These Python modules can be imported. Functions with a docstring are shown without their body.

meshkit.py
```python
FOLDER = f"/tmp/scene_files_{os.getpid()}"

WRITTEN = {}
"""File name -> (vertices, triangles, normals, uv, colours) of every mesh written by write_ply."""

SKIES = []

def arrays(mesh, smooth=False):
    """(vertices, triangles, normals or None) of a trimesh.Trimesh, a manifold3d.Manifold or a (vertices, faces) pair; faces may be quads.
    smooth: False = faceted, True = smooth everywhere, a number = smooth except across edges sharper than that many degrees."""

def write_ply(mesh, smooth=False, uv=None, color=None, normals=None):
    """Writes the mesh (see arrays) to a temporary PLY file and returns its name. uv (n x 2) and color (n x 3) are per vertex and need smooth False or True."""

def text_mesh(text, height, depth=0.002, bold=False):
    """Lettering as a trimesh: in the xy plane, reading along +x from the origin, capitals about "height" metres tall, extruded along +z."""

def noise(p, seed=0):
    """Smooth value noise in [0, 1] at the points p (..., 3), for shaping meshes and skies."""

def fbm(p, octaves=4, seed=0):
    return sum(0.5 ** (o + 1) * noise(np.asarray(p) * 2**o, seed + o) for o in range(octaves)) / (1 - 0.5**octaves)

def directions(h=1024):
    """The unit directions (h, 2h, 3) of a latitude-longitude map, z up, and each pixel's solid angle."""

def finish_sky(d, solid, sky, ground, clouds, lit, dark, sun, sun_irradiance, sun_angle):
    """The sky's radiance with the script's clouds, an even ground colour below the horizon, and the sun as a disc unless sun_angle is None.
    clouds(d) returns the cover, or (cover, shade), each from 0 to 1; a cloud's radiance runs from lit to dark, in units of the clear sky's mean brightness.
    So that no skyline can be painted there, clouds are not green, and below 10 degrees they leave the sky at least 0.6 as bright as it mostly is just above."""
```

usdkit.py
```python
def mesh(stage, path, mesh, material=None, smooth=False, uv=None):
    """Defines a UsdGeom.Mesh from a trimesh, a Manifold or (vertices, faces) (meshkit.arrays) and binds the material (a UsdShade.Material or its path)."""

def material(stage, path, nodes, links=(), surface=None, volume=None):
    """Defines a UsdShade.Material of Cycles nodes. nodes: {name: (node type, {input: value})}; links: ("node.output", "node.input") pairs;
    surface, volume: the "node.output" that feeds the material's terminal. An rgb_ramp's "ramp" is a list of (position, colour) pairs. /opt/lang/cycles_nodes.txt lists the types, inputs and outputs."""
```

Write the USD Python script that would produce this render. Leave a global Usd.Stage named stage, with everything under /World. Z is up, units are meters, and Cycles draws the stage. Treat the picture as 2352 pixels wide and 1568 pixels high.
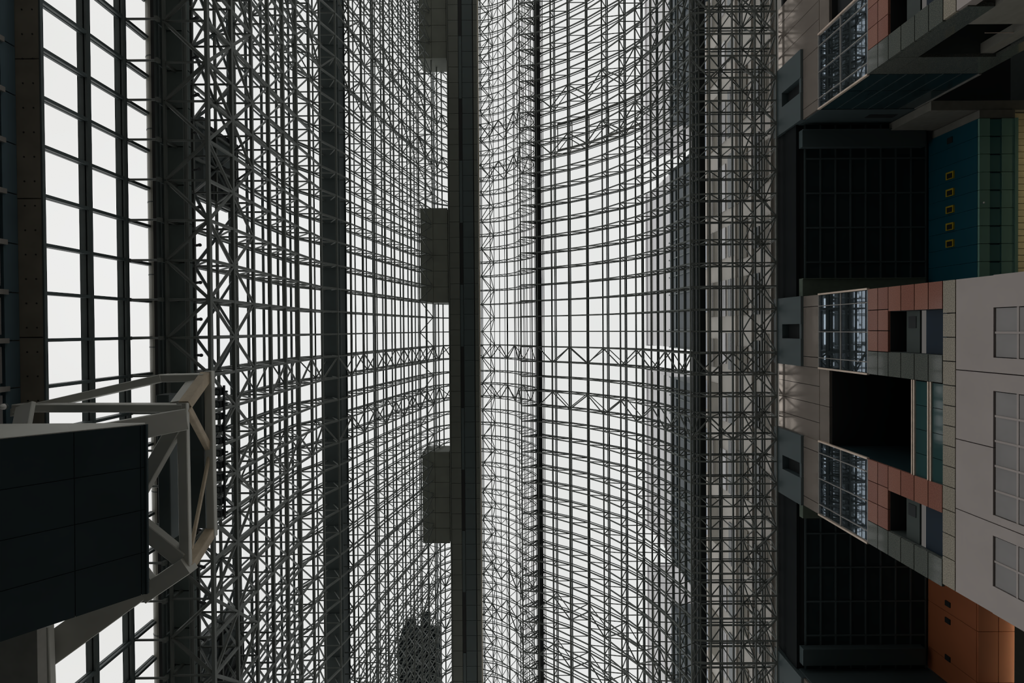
import math, random
import numpy as np
import usdkit
from pxr import Usd, UsdGeom, UsdLux, UsdShade, Gf, Sdf, Vt

stage = Usd.Stage.CreateInMemory()
UsdGeom.SetStageUpAxis(stage, UsdGeom.Tokens.z)
UsdGeom.SetStageMetersPerUnit(stage, 1.0)
UsdGeom.Xform.Define(stage, '/World')
UsdGeom.Scope.Define(stage, '/World/Looks')
random.seed(7)

# ------------------------------------------------------------------ camera, sky, exposure
S = 1.5                    # one structural bay in metres; everything below is written in bays
EYE = 1.6                  # camera height above the concourse floor
FPX, U0, V0, ROLL, TILT = 1045.33, 1160.0, 756.0, 0.007, math.radians(0.5)
cam = UsdGeom.Camera.Define(stage, '/World/camera')
cam.CreateFocalLengthAttr(16.0)
cam.CreateHorizontalApertureAttr(36.0)
cam.CreateVerticalApertureAttr(24.0)
cam.CreateHorizontalApertureOffsetAttr(16.0 / 2352 * 36.0)
cam.CreateVerticalApertureOffsetAttr(-19.0 / 2352 * 36.0)
cam.CreateClippingRangeAttr(Gf.Vec2f(0.05, 5000))
cam.CreateExposureAttr(0.0)
fwd = np.array([0.0, math.sin(TILT), math.cos(TILT)])
right = np.array([math.cos(ROLL), math.sin(ROLL) * math.cos(TILT), -math.sin(ROLL) * math.sin(TILT)])
up = np.cross(right, fwd)
m = Gf.Matrix4d(*[float(x) for x in (*right, 0, *up, 0, *(-fwd), 0, 0, 0, EYE, 1)])
cam.AddTransformOp().Set(m)

sky = UsdLux.DomeLight.Define(stage, '/World/overcast_sky')
usdkit.material(stage, '/World/Looks/overcast', {
    'tc': ('texture_coordinate', {}),
    'n': ('noise_texture', {'scale': 1.6, 'detail': 3.0}),
    'r': ('rgb_ramp', {'ramp': [(0.3, (0.80, 0.80, 0.785)), (0.7, (0.88, 0.88, 0.875))]}),
    'b': ('background_shader', {'strength': 1.0})},
    [('tc.generated', 'n.vector'), ('n.fac', 'r.fac'), ('r.color', 'b.color')], surface='b.background')
UsdShade.MaterialBindingAPI.Apply(sky.GetPrim()).Bind(UsdShade.Material.Get(stage, '/World/Looks/overcast'))
sky.CreateIntensityAttr(1.0)

# ------------------------------------------------------------------ materials
def lin(c):
    return tuple((x / 255 / 12.92) if x / 255 <= 0.04045 else ((x / 255 + 0.055) / 1.055) ** 2.4 for x in c)

def mat(name, rgb, rough=0.5, metallic=0.0, vary=0.12, scale=3.0, spec=0.5, bump=0.0):
    c = lin(rgb)
    lo = tuple(x * (1 - vary) for x in c); hi = tuple(min(1, x * (1 + vary)) for x in c)
    nodes = {'g': ('geometry', {}), 'n': ('noise_texture', {'scale': scale, 'detail': 4.0}),
             'r': ('rgb_ramp', {'ramp': [(0.25, lo), (0.75, hi)]}),
             'p': ('principled_bsdf', {'roughness': rough, 'metallic': metallic, 'specular_ior_level': spec})}
    links = [('g.position', 'n.vector'), ('n.fac', 'r.fac'), ('r.color', 'p.base_color')]
    if bump:
        nodes['b'] = ('bump', {'strength': bump, 'distance': 0.02})
        links += [('n.fac', 'b.height'), ('b.normal', 'p.normal')]
    return usdkit.material(stage, '/World/Looks/' + name, nodes, links, surface='p.BSDF')

def granite(name, a, b, c, rough):
    return usdkit.material(stage, '/World/Looks/' + name, {
        'g': ('geometry', {}), 'n': ('noise_texture', {'scale': 26.0, 'detail': 5.0, 'roughness': 0.75}),
        'r': ('rgb_ramp', {'ramp': [(0.34, lin(a)), (0.5, lin(b)), (0.66, lin(c))]}),
        'p': ('principled_bsdf', {'roughness': rough, 'specular_ior_level': 0.6})},
        [('g.position', 'n.vector'), ('n.fac', 'r.fac'), ('r.color', 'p.base_color')], surface='p.BSDF')

M = dict(
    steel=mat('lattice_steel', (91, 96, 92), 0.45, 0.0, 0.10, 2.0, 0.35),
    girder=mat('girder_paint', (62, 72, 72), 0.5, 0.0, 0.12, 1.2),
    black=mat('black_paint', (22, 28, 30), 0.6),
    white_steel=mat('pale_bridge_paint', (176, 176, 168), 0.42, 0.0, 0.10, 1.0),
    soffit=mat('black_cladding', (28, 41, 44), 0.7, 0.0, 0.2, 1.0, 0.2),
    strip=mat('soffit_strip', (88, 100, 97), 0.5, 0.0, 0.15, 1.0, 0.4),
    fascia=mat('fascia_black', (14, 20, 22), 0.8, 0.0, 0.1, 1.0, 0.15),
    tan_steel=mat('tan_bridge_paint', (168, 154, 132), 0.6, 0.0, 0.22, 2.5),  # tan tone for the bridge end posts, braces and one lower beam
    door=mat('dim_green_door', (42, 52, 49), 0.6),
    navy=mat('navy_recess', (16, 30, 42), 0.4, 0.0, 0.1, 1.0, 0.2),
    matte_black=mat('matte_black', (16, 20, 21), 1.0, 0.0, 0.1, 1.0, 0.0),
    white=mat('white_enamel', (215, 213, 208), 0.35),
    seam=mat('joint_black', (8, 11, 12), 0.7),
    concrete=mat('concrete_beam', (126, 120, 108), 0.8, 0.0, 0.2, 1.2, 0.3, 0.3),
    blue_panel=mat('blue_steel_cladding', (84, 104, 112), 0.4, 0.3, 0.12, 0.8),
    frame_dark=mat('window_frame_paint', (70, 80, 80), 0.45),
    pipe=mat('gutter_paint', (150, 149, 140), 0.45, 0.0, 0.1, 0.7),
    box_brown=mat('skyway_panel', (86, 90, 82), 0.5, 0.0, 0.1, 0.4),
    box_dark=mat('skyway_panel_dark', (58, 70, 70), 0.5, 0.0, 0.1, 0.4),
    cream=mat('cream_trim', (190, 184, 165), 0.5),
    block=mat('hanging_panel', (96, 100, 90), 0.6, 0.0, 0.14, 0.8),
    cap=mat('slate_panel', (60, 72, 74), 0.5, 0.0, 0.06, 0.5),
    alu=mat('satin_metal_panel', (182, 170, 160), 0.17, 0.85, 0.08, 0.6),
    grey_wall=mat('grey_wall_panel', (150, 141, 137), 0.45, 0.0, 0.06, 0.6),
    window_grey=mat('frosted_pane', (122, 119, 118), 0.25, 0.0, 0.12, 0.9),
    frame_light=mat('light_window_frame', (150, 147, 142), 0.35, 0.4),
    rail=mat('polished_rail', (225, 205, 188), 0.3, 0.5),
    red=granite('red_granite', (100, 64, 53), (118, 77, 66), (130, 90, 77), 0.14),
    red2=granite('red_granite_pale', (106, 72, 60), (126, 85, 72), (138, 95, 82), 0.14),
    speckle=granite('speckled_granite', (92, 87, 77), (126, 119, 106), (158, 149, 132), 0.2),
    dark_granite=granite('dark_granite', (50, 56, 54), (70, 74, 70), (98, 98, 90), 0.06),
    mirror=mat('coated_glass', (200, 216, 232), 0.03, 1.0, 0.03, 0.5),
    dark_glass=mat('dark_side_glass', (24, 38, 41), 0.12, 0.0, 0.1, 0.5, 0.7),
    green_glass=mat('green_glass', (30, 52, 52), 0.05, 0.0, 0.1, 0.5, 0.9),
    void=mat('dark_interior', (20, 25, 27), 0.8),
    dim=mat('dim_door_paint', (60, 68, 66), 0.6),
    teal=mat('teal_panel', (128, 172, 156), 0.35, 0.0, 0.06, 0.6),
    teal_dark=mat('teal_square', (66, 118, 116), 0.35, 0.0, 0.06, 0.6),
    blue=mat('deep_blue_panel', (6, 72, 86), 0.4, 0.0, 0.06, 0.6),
    yellow=mat('yellow_frame', (176, 152, 24), 0.5),
    orange=mat('orange_panel', (172, 102, 66), 0.4, 0.0, 0.08, 0.6),
    beige=mat('beige_ribbed_ceiling', (214, 200, 160), 0.6),
    grey_beam=mat('grey_beam', (128, 126, 118), 0.6),
    olive=mat('olive_bulkhead', (88, 100, 88), 0.7),
    stone_far=mat('hotel_stone', (178, 172, 164), 0.6, 0.0, 0.10, 0.3),
    stone_dark=mat('hotel_window', (56, 62, 64), 0.15, 0.0, 0.3, 0.4, 0.6),
    stone_tan=mat('hotel_tan', (104, 98, 86), 0.6, 0.0, 0.25, 0.5),
    tower_glass=mat('tower_glass', (40, 52, 60), 0.5, 0.0, 0.08, 0.2),
    tower_blue=mat('hotel_blue_grey', (150, 160, 174), 0.4, 0.0, 0.08, 0.3),
    tower_pale=mat('tower_pale', (196, 194, 196), 0.5, 0.0, 0.06, 0.2),
    floor=mat('concourse_paving', (100, 97, 91), 0.5, 0.0, 0.1, 0.5),
)
def _pane(name, tint):
    return usdkit.material(stage, '/World/Looks/' + name, {
        't': ('transparent_bsdf', {'color': tint}), 'gl': ('glossy_bsdf', {'color': (1, 1, 1), 'roughness': 0.02}),
        'fr': ('fresnel', {'IOR': 1.04}), 'm': ('mix_closure', {})},
        [('fr.fac', 'm.fac'), ('t.BSDF', 'm.closure1'), ('gl.BSDF', 'm.closure2')], surface='m.closure')
M['glass'] = _pane('roof_glass', (0.97, 0.98, 0.98))
M['window_glass'] = _pane('wall_glass', (0.985, 0.985, 0.98))
M['lamp'] = usdkit.material(stage, '/World/Looks/warm_lamp', {'e': ('emission', {'color': (1.0, 0.72, 0.42), 'strength': 14.0})}, [], surface='e.emission')
M['lamp2'] = usdkit.material(stage, '/World/Looks/added_pale_lamp', {'e': ('emission', {'color': (1.0, 0.86, 0.55), 'strength': 5.0})}, [], surface='e.emission')
M['lamp3'] = usdkit.material(stage, '/World/Looks/white_lamp', {'e': ('emission', {'color': (1.0, 0.95, 0.9), 'strength': 0.1})}, [], surface='e.emission')

# ------------------------------------------------------------------ helpers
class MB:
    """Collects pieces, in bays, and writes them as one Mesh."""
    def __init__(self): self.v, self.f, self.n = [], [], 0
    def add(self, v, f):
        v = np.asarray(v, float); f = np.asarray(f, int)
        self.v.append(v); self.f.append(f + self.n); self.n += len(v); return self
    def tube(self, p, q, r, n=6):
        p, q = np.asarray(p, float), np.asarray(q, float)
        d = q - p; L = np.linalg.norm(d)
        if L < 1e-6: return self
        d /= L
        a = np.cross(d, [0, 1, 0] if abs(d[1]) < 0.8 else [0, 0, 1]); a /= np.linalg.norm(a); b = np.cross(d, a)
        t = (np.arange(n) + 0.5) / n * 2 * np.pi
        ring = r * (np.cos(t)[:, None] * a + np.sin(t)[:, None] * b)
        v = np.vstack([p + ring, q + ring])
        f = []
        for i in range(n):
            j = (i + 1) % n
            f += [(i, j, n + j), (i, n + j, n + i)]
        for i in range(1, n - 1):
            f += [(0, i + 1, i), (n, n + i, n + i + 1)]
        return self.add(v, f)
    def poly(self, pts, r, n=6):
        for a, b in zip(pts[:-1], pts[1:]): self.tube(a, b, r, n)
        return self
    def square(self, pts, r):
        return self.poly(pts, r * 0.98, 4)
    def box(self, x0, x1, y0, y1, z0, z1):
        v = [(x, y, z) for z in (z0, z1) for y in (y0, y1) for x in (x0, x1)]
        f = [(0, 2, 3), (0, 3, 1), (4, 5, 7), (4, 7, 6), (0, 1, 5), (0, 5, 4), (2, 6, 7), (2, 7, 3), (0, 4, 6), (0, 6, 2), (1, 3, 7), (1, 7, 5)]
        return self.add(v, f)
    def bar(self, p, q, w, h, upv=(0, 0, 1), c=0.012):
        """Chamfered rectangular bar from p to q, w across, h along upv."""
        p, q = np.asarray(p, float), np.asarray(q, float)
        d = q - p; d /= np.linalg.norm(d); u = np.asarray(upv, float); u = u - d * (u @ d); u /= np.linalg.norm(u); s = np.cross(d, u)
        a, b = w / 2, h / 2
        prof = [(a - c, -b), (a, -b + c), (a, b - c), (a - c, b), (-a + c, b), (-a, b - c), (-a, -b + c), (-a + c, -b)]
        ring = np.array([x * s + y * u for x, y in prof]); n = 8
        v = np.vstack([p + ring, q + ring]); f = []
        for i in range(n):
            j = (i + 1) % n; f += [(i, n + i, n + j), (i, n + j, j)]
        for i in range(1, n - 1): f += [(0, i, i + 1), (n, n + i + 1, n + i)]
        return self.add(v, f)
    def prism(self, poly, vec):
        """A convex polygon (3-D points) swept along vec."""
        poly = np.asarray(poly, float); n = len(poly)
        v = np.vstack([poly, poly + np.asarray(vec, float)]); f = []
        for i in range(1, n - 1): f += [(0, i, i + 1), (n, n + i + 1, n + i)]
        for i in range(n):
            j = (i + 1) % n; f += [(i, n + i, n + j), (i, n + j, j)]
        return self.add(v, f)

used = {}
def newpath(parent, name):
    base = (str(parent.GetPath()) if parent else '/World') + '/' + name
    k = used.get(base, -1) + 1; used[base] = k
    return base if k == 0 else f'{base}_{k:03d}'

def tag(p, label=None, cat=None, group=None, kind=None):
    for k, v in (('label', label), ('category', cat), ('group', group), ('kind', kind)):
        if v: p.SetCustomDataByKey(k, v)
    return p

def put(name, mb, material, parent=None, origin=(0, 0, 0), **t):
    """Writes a builder as ONE Mesh; origin (bays) is the parent's place, taken off the points."""
    v = np.vstack(mb.v) * S - np.asarray(origin, float) * S
    if parent is None or True:
        v[:, 2] += EYE
    f = np.vstack(mb.f)
    mesh = UsdGeom.Mesh.Define(stage, newpath(parent, name))
    mesh.CreatePointsAttr(Vt.Vec3fArray.FromNumpy(v.astype(np.float32)))
    mesh.CreateFaceVertexCountsAttr(Vt.IntArray.FromNumpy(np.full(len(f), 3, np.int32)))
    mesh.CreateFaceVertexIndicesAttr(Vt.IntArray.FromNumpy(f.astype(np.int32).ravel()))
    mesh.CreateSubdivisionSchemeAttr('none')
    UsdShade.MaterialBindingAPI.Apply(mesh.GetPrim()).Bind(M[material])
    return tag(mesh.GetPrim(), **t)

def thing(name, label=None, cat=None, at=(0, 0, 0), group=None, kind=None):
    x = UsdGeom.Xform.Define(stage, newpath(None, name))
    x.AddTranslateOp().Set(Gf.Vec3d(*(float(a) * S for a in at)))
    return tag(x.GetPrim(), label, cat, group, kind)

def copy(src, at, label=None, group=None):
    """The same thing again, elsewhere."""
    was = src.GetCustomData()
    x = thing(src.GetName(), label or was.get('label'), was.get('category'), at, group or was.get('group'), was.get('kind'))
    x.GetReferences().AddInternalReference(src.GetPath()); x.SetInstanceable(True)
    return x

def P(u, v, z):
    """The point at height z (bays above the eye) seen in the photograph at u, v."""
    du, dv = u - U0, v - V0
    return np.array([(du - ROLL * dv) / FPX * z, (dv + ROLL * du) / FPX * z, z])

ONES = 'first second third fourth fifth sixth seventh eighth ninth tenth eleventh twelfth thirteenth fourteenth fifteenth sixteenth seventeenth eighteenth nineteenth'.split()
def ordn(i):
    if i < 20: return ONES[i - 1]
    t, o = divmod(i, 10)
    return (('twentieth', 'thirtieth', 'fortieth', 'fiftieth')[t - 2]) if o == 0 else ('twenty', 'thirty', 'forty', 'fifty')[t - 2] + '-' + ONES[o - 1]

# ------------------------------------------------------------------ the lattice: nodes of its inner and outer face in the cross-section
def ND(u, d): return np.array([(u - U0) / d, FPX / d])
wall_u = [483, 538, 583.5, 622, 656, 686, 715, 740]
I = [np.array([(u - U0) / FPX * (11.61 + 1.045 * n), 11.61 + 1.045 * n]) for n, u in enumerate(wall_u)]
I += [ND(*x) for x in [(776, 52.8), (807, 50.4), (835.4, 48), (862, 45.85), (886, 43.9), (907.7, 42.1), (927.3, 40.4), (946.3, 38.9), (964.5, 37.4),
                       (980.6, 36.15), (995.4, 35.0), (1007.5, 34.1), (1018, 33.4), (1038, 32.75), (1060, 32.3), (1083, 31.95), (1106, 31.85), (1127, 32.1),
                       (1148, 32.5), (1165.6, 33.0), (1182.4, 33.7), (1191, 34.5), (1196, 35.3)]]
I += [ND(*x) for x in [(1197.5, 36.0), (1210.5, 36.1), (1223, 36.15), (1235, 36.25), (1268, 36.9), (1307, 37.9), (1349, 39), (1385, 40.2), (1425, 42), (1461, 43.75),
                       (1496, 45.9), (1528, 47.9), (1559, 50.1), (1586.5, 52.2), (1631, 52.5), (1683, 52.5), (1735, 52.5), (1784, 52.5)]]
O = [None] * len(I)
for n in range(0, 19): O[n] = I[n] + np.array([-1.08 if n < 8 else -0.98, 0.0])
O[19] = I[19] + (-0.85, 0.45); O[20] = I[20] + (-0.62, 0.75)
for n in (21, 22, 23): O[n] = I[n] + (-0.15, 0.85)
O[24] = I[24] + (0.05, 0.72)
O[25] = ND(1136, 31.35); O[26] = ND(1160, 31.7); O[27] = ND(1182, 32.2); O[28] = ND(1203, 32.9); O[29] = ND(1218, 33.6); O[30] = ND(1229, 34.4)
O[31] = ND(1236, 35.2); O[32] = ND(1240, 35.3); O[33] = ND(1247, 35.6)
for n in (34, 35, 36): O[n] = I[n] + (1.1, 0.0)
for n, x in zip(range(37, 48), [(1395, 39.3), (1436, 40.5), (1475, 42), (1510, 43.9), (1543, 46), (1572, 47.8), (1593, 49.2), (1607, 49.8), (1657, 49.8), (1705.5, 49.8), (1755.5, 49.8)]): O[n] = ND(*x)
O[48] = I[48] + (0.35, 1.08)

ROWS_V = [32.1, 82, 132, 182, 234.2, 286.3, 339.8, 394.4, 446.1, 498.4, 551.2, 604.5, 657.8, 710.1, 761.3, 811.8, 861.2, 911.2, 958.8, 1009.7, 1061.4, 1112.7, 1164.7, 1216, 1268.3, 1320.3, 1372, 1424.5, 1476.8, 1528.2]
YK = {k: (v - 761.3) / 52.5 + 0.161 for k, v in zip(range(-14, 16), ROWS_V)}
for k in range(-15, -29, -1): YK[k] = YK[k + 1] - 0.985
for k in range(16, 31): YK[k] = YK[k - 1] + 0.99

def p3(n2, y=0.0): return np.array([n2[0], y, n2[1]])
RC, RW = 0.052, 0.030     # chord and web radii, in bays

def out_dir(n):
    d = O[n] - I[n]; return d / np.linalg.norm(d)
GL = [O[n] + 0.2 * (np.array([-1.0, 0]) if n < 19 else np.array([-.5, .86]) if n < 21 else np.array([0, 1.0]) if n < 27 else np.array([.5, .86]) if n < 36 else np.array([.6, .8]) if n < 44 else np.array([0, 1.0])) for n in range(len(O))]

def truss(name, label, group, a, b, k0, lean):
    """One transverse frame of the lattice between the nodes a..b; lean +1 where the diagonal runs from inner n to outer n+1, -1 where from inner n+1 to outer n."""
    t = thing(name, label, 'truss', (0, YK[k0], 0), group)
    rc = RC * (1 if a < 8 else 0.8 if a != 23 else 0.62)
    rw = RW * (1 if a < 8 else 0.86 if a != 23 else 0.7)
    put('inner_chord', MB().square([p3(I[n]) for n in range(a, b + 1)], rc), 'steel', t)
    put('outer_chord', MB().square([p3(O[n]) for n in range(a, b + 1)], rc), 'steel', t)
    put('glazing_rib', MB().poly([p3(GL[n]) for n in range(a, b + 1)], rc * 0.6, 4), 'girder', t)
    for n in range(a, b + 1):
        put('strut', MB().tube(p3(I[n]), p3(O[n]), rw), 'steel', t)
    for n in range(a, b):
        p, q = (I[n], O[n + 1]) if lean > 0 else (I[n + 1], O[n])
        put('diagonal', MB().tube(p3(p), p3(q), rw), 'steel', t)
    return t

def row(k):
    return 'the one straight across at mid-height' if k == 0 else f'{ordn(abs(k))} {"above" if k < 0 else "below"} the mid-height row'

def trusses(name, label, group, a, b, ks, lean):
    first = truss(name, f'{label}, {row(ks[0])}', group, a, b, ks[0], lean)
    for k in ks[1:]:
        copy(first, (0, YK[k], 0), f'{label}, {row(k)}')

trusses('wall_truss', 'upright steel lattice frame of the left wall', 'upright wall frames on the left', 0, 8, list(range(-15, 17)), 1)
trusses('vault_truss', 'leaning steel lattice frame left of the central box', 'leaning vault frames left of the central box', 8, 23, list(range(-26, 29)), 1)
trusses('crest_truss', 'fine steel crest frame right of the central box', 'crest frames right of the central box', 23, 30, list(range(-26, 29)), -1)
trusses('roof_truss', 'arched steel roof frame toward the right building', 'arched roof frames on the right', 31, 48, list(range(-22, 25)), -1)

# ------------------------------------------------------------------ lengthwise tubes
def yrange(d):
    return (-784 / d - 2.2, 830 / d + 2.2)
cnt = 0
zone = lambda n: 'left wall' if n < 8 else 'leaning vault' if n < 21 else 'crest vault' if n < 31 else 'arched roof' if n < 44 else 'flat roof strip'
zcount = {}
for n in range(len(I)):
    d = FPX / I[n][1]; y0, y1 = yrange(min(d, 55) if n < 8 else d)
    z = zone(n); zcount[z] = zcount.get(z, 0) + 1
    r = (0.058 if n < 8 else 0.052 if n < 21 else 0.066 if n in (27, 35, 36, 37) else 0.036 if n < 31 else 0.03 if n < 34 else 0.05 if n < 44 else 0.045)
    where = {'left wall': 'counting rightward', 'leaning vault': 'counting rightward', 'crest vault': 'counting rightward', 'arched roof': 'counting rightward', 'flat roof strip': 'counting rightward'}[z]
    put('purlin', MB().square([(I[n][0], y0, I[n][1]), (I[n][0], y1, I[n][1])], r), 'steel', label=f'{ordn(zcount[z])} inner lengthwise steel tube of the {z}, {where}', cat='steel tube', group='inner lengthwise tubes')
zcount = {}
for n in range(len(O) - 1):
    d = FPX / O[n][1]; y0, y1 = yrange(min(d, 55) if n < 8 else d)
    z = zone(n); zcount[z] = zcount.get(z, 0) + 1
    t = thing('outer_purlin', f'{ordn(zcount[z])} outer lengthwise tube with glazing bar of the {z}, counting rightward', 'steel tube', (0, 0, 0), 'outer lengthwise tubes')
    put('tube', MB().square([(O[n][0], y0, O[n][1]), (O[n][0], y1, O[n][1])], 0.045 if n < 8 else 0.036 if n < 23 else 0.03 if n < 34 else 0.038), 'steel', t)
    g = GL[n]; gw = 0.03 if n < 23 else 0.018 if n < 34 else 0.03
    put('glazing_bar', MB().box(g[0] - gw, g[0] + gw, y0, y1, g[1] - gw * 1.3, g[1] + gw * 1.3), 'girder', t)

# glazing strips between neighbouring glazing bars, zone by zone
for nm, a, b, lab in (('wall_glazing', 0, 8, 'clear glass skin over the outside of the left lattice wall'), ('vault_glazing', 8, 23, 'clear glass skin over the leaning vault left of the central box'),
                      ('crest_glazing', 23, 30, 'clear glass skin over the narrow crest vault right of the central box'), ('roof_glazing', 33, 47, 'clear glass skin over the arched roof on the right')):
    t = thing(nm, lab, 'glazing')
    for n in range(a, b):
        d = FPX / O[n][1]; y0, y1 = yrange(min(d, 55) if n < 8 else d)
        p, q = GL[n], GL[n + 1]; e = (q - p) * 0.03; p, q = p + e, q - e
        put('pane', MB().add([(p[0], y0, p[1]), (q[0], y0, q[1]), (q[0], y1, q[1]), (p[0], y1, p[1])], [(0, 1, 2), (0, 2, 3)]), 'glass', t)

# ------------------------------------------------------------------ bracing
def bracing(name, label, A, B, ks, r=0.04, par=0, mat_='steel'):
    """Zigzag between the lengthwise tubes A and B: on A at rows of one parity, on B at the other."""
    t = thing(name, label, 'bracing')
    for k in ks[:-1]:
        p, q = (A, B) if (k + par) % 2 == 0 else (B, A)
        put('brace', MB().tube(p3(p, YK[k]), p3(q, YK[k + 1]), r), mat_, t)
    return t
KW = list(range(-11, 14))
bracing('inner_bracing', 'zigzag of diagonal struts at the foot of the left lattice wall, inner face, lower half', I[1], I[0], KW, 0.042)
bracing('inner_bracing', 'zigzag of diagonal struts at the foot of the left lattice wall, inner face, upper half', I[1], I[2], KW, 0.04)
bracing('outer_bracing', 'dark zigzag of struts on the outer face of the left wall behind the inner zigzags', O[2], O[1], KW, 0.045, 1, 'girder')
bracing('outer_bracing', 'upper dark zigzag of struts on the outer face of the left lattice wall', O[2], O[3], KW, 0.04, 1, 'girder')
bracing('foot_bracing', 'flat zigzag of struts under the dark soffit strip beside the round gutter', O[0], I[0], KW, 0.045, 0)
bracing('vault_bracing', 'thin zigzag of struts beside the hanging panel boxes of the central skyway', I[16], I[18], list(range(-24, 27)), 0.03)
bracing('crest_bracing', 'zigzag of thin struts along the crest just right of the central box, inner face', I[24], I[25], list(range(-25, 28)), 0.028)
bracing('crest_bracing', 'zigzag of thin struts along the crest just right of the central box, outer face', O[24], O[25], list(range(-25, 28)), 0.028)
bracing('crest_bracing', 'steep zigzag of thin struts between both faces of the crest vault', I[25], O[25], list(range(-25, 28)), 0.026)
bracing('edge_bracing', 'zigzag of struts on the underside of the flat roof strip along the right building', I[47], I[48], list(range(-16, 18)), 0.036)
bracing('edge_bracing', 'zigzag of struts on the upper face of the flat roof strip along the right building', O[46], O[47], list(range(-16, 18)), 0.03, 1)
bracing('edge_bracing', 'upright zigzag between both faces of the flat roof strip, left one of two', I[47], O[46], list(range(-16, 18)), 0.03, 1)
bracing('edge_bracing', 'upright zigzag between both faces of the flat roof strip, right one beside the building', I[48], O[47], list(range(-16, 18)), 0.03, 1)
BN = {-15: 'topmost', -12: 'second from the top', 1: 'third from the top', 4: 'fourth from the top', 17: 'fifth from the top', 20: 'lowest'}
for k, w in BN.items():
    t = thing('band_bracing', f'band of W-shaped bracing crossing the whole lattice from side to side, {w}', 'bracing', (0, 0, 0), 'cross bands of bracing')
    for n in range(0 if -13 < k < 15 else 8, len(I) - 2):
        if n in (30, 31, 32, 33) or (n < 3): continue
        dmax = (784 + 60) / (FPX / I[n][1])
        if abs(YK[k]) > dmax + 2: continue
        a, b = (k, k + 1) if (n % 2 == 0) == (k in (1, -12, -15)) else (k + 1, k)
        put('brace', MB().tube(p3(I[n], YK[a]), p3(I[n + 1], YK[b]), 0.036), 'steel', t)
        put('brace', MB().tube(p3(O[n], YK[b]), p3(O[n + 1], YK[a]), 0.028), 'steel', t)

# ------------------------------------------------------------------ girders
def girder(name, label, x0, x1, z0, z1, y0, y1, m='girder', flange=0.06):
    t = thing(name, label, 'girder')
    put('web', MB().box(x0 + flange, x1 - flange, y0, y1, z0 + 0.03, z1 - 0.03), m, t)
    put('bottom_flange', MB().box(x0, x1, y0, y1, z0, z0 + 0.05), m, t)
    put('top_flange', MB().box(x0, x1, y0, y1, z1 - 0.05, z1), m, t)
    return t
g = girder('box_girder', 'broad dark box girder running lengthwise where the left wall meets the leaning vault', -8.18, -7.38, 20.45, 21.3, -18, 20)
k = -17
stf = 0
while k < 19:
    put('stiffener', MB().box(-8.16, -7.40, YK[k] - 0.02, YK[k] + 0.02, 20.42, 20.45), 'girder', g); k += 2
girder('ridge_girder', 'thick dark lengthwise beam between the crest vault and the arched roof', 2.02, 2.36, 29.1, 29.9, -26, 28, 'black')
girder('eaves_girder', 'black lengthwise girder over the left edge of the flat roof strip', 9.32, 9.66, 21.9, 22.7, -18, 20, 'black')

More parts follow.
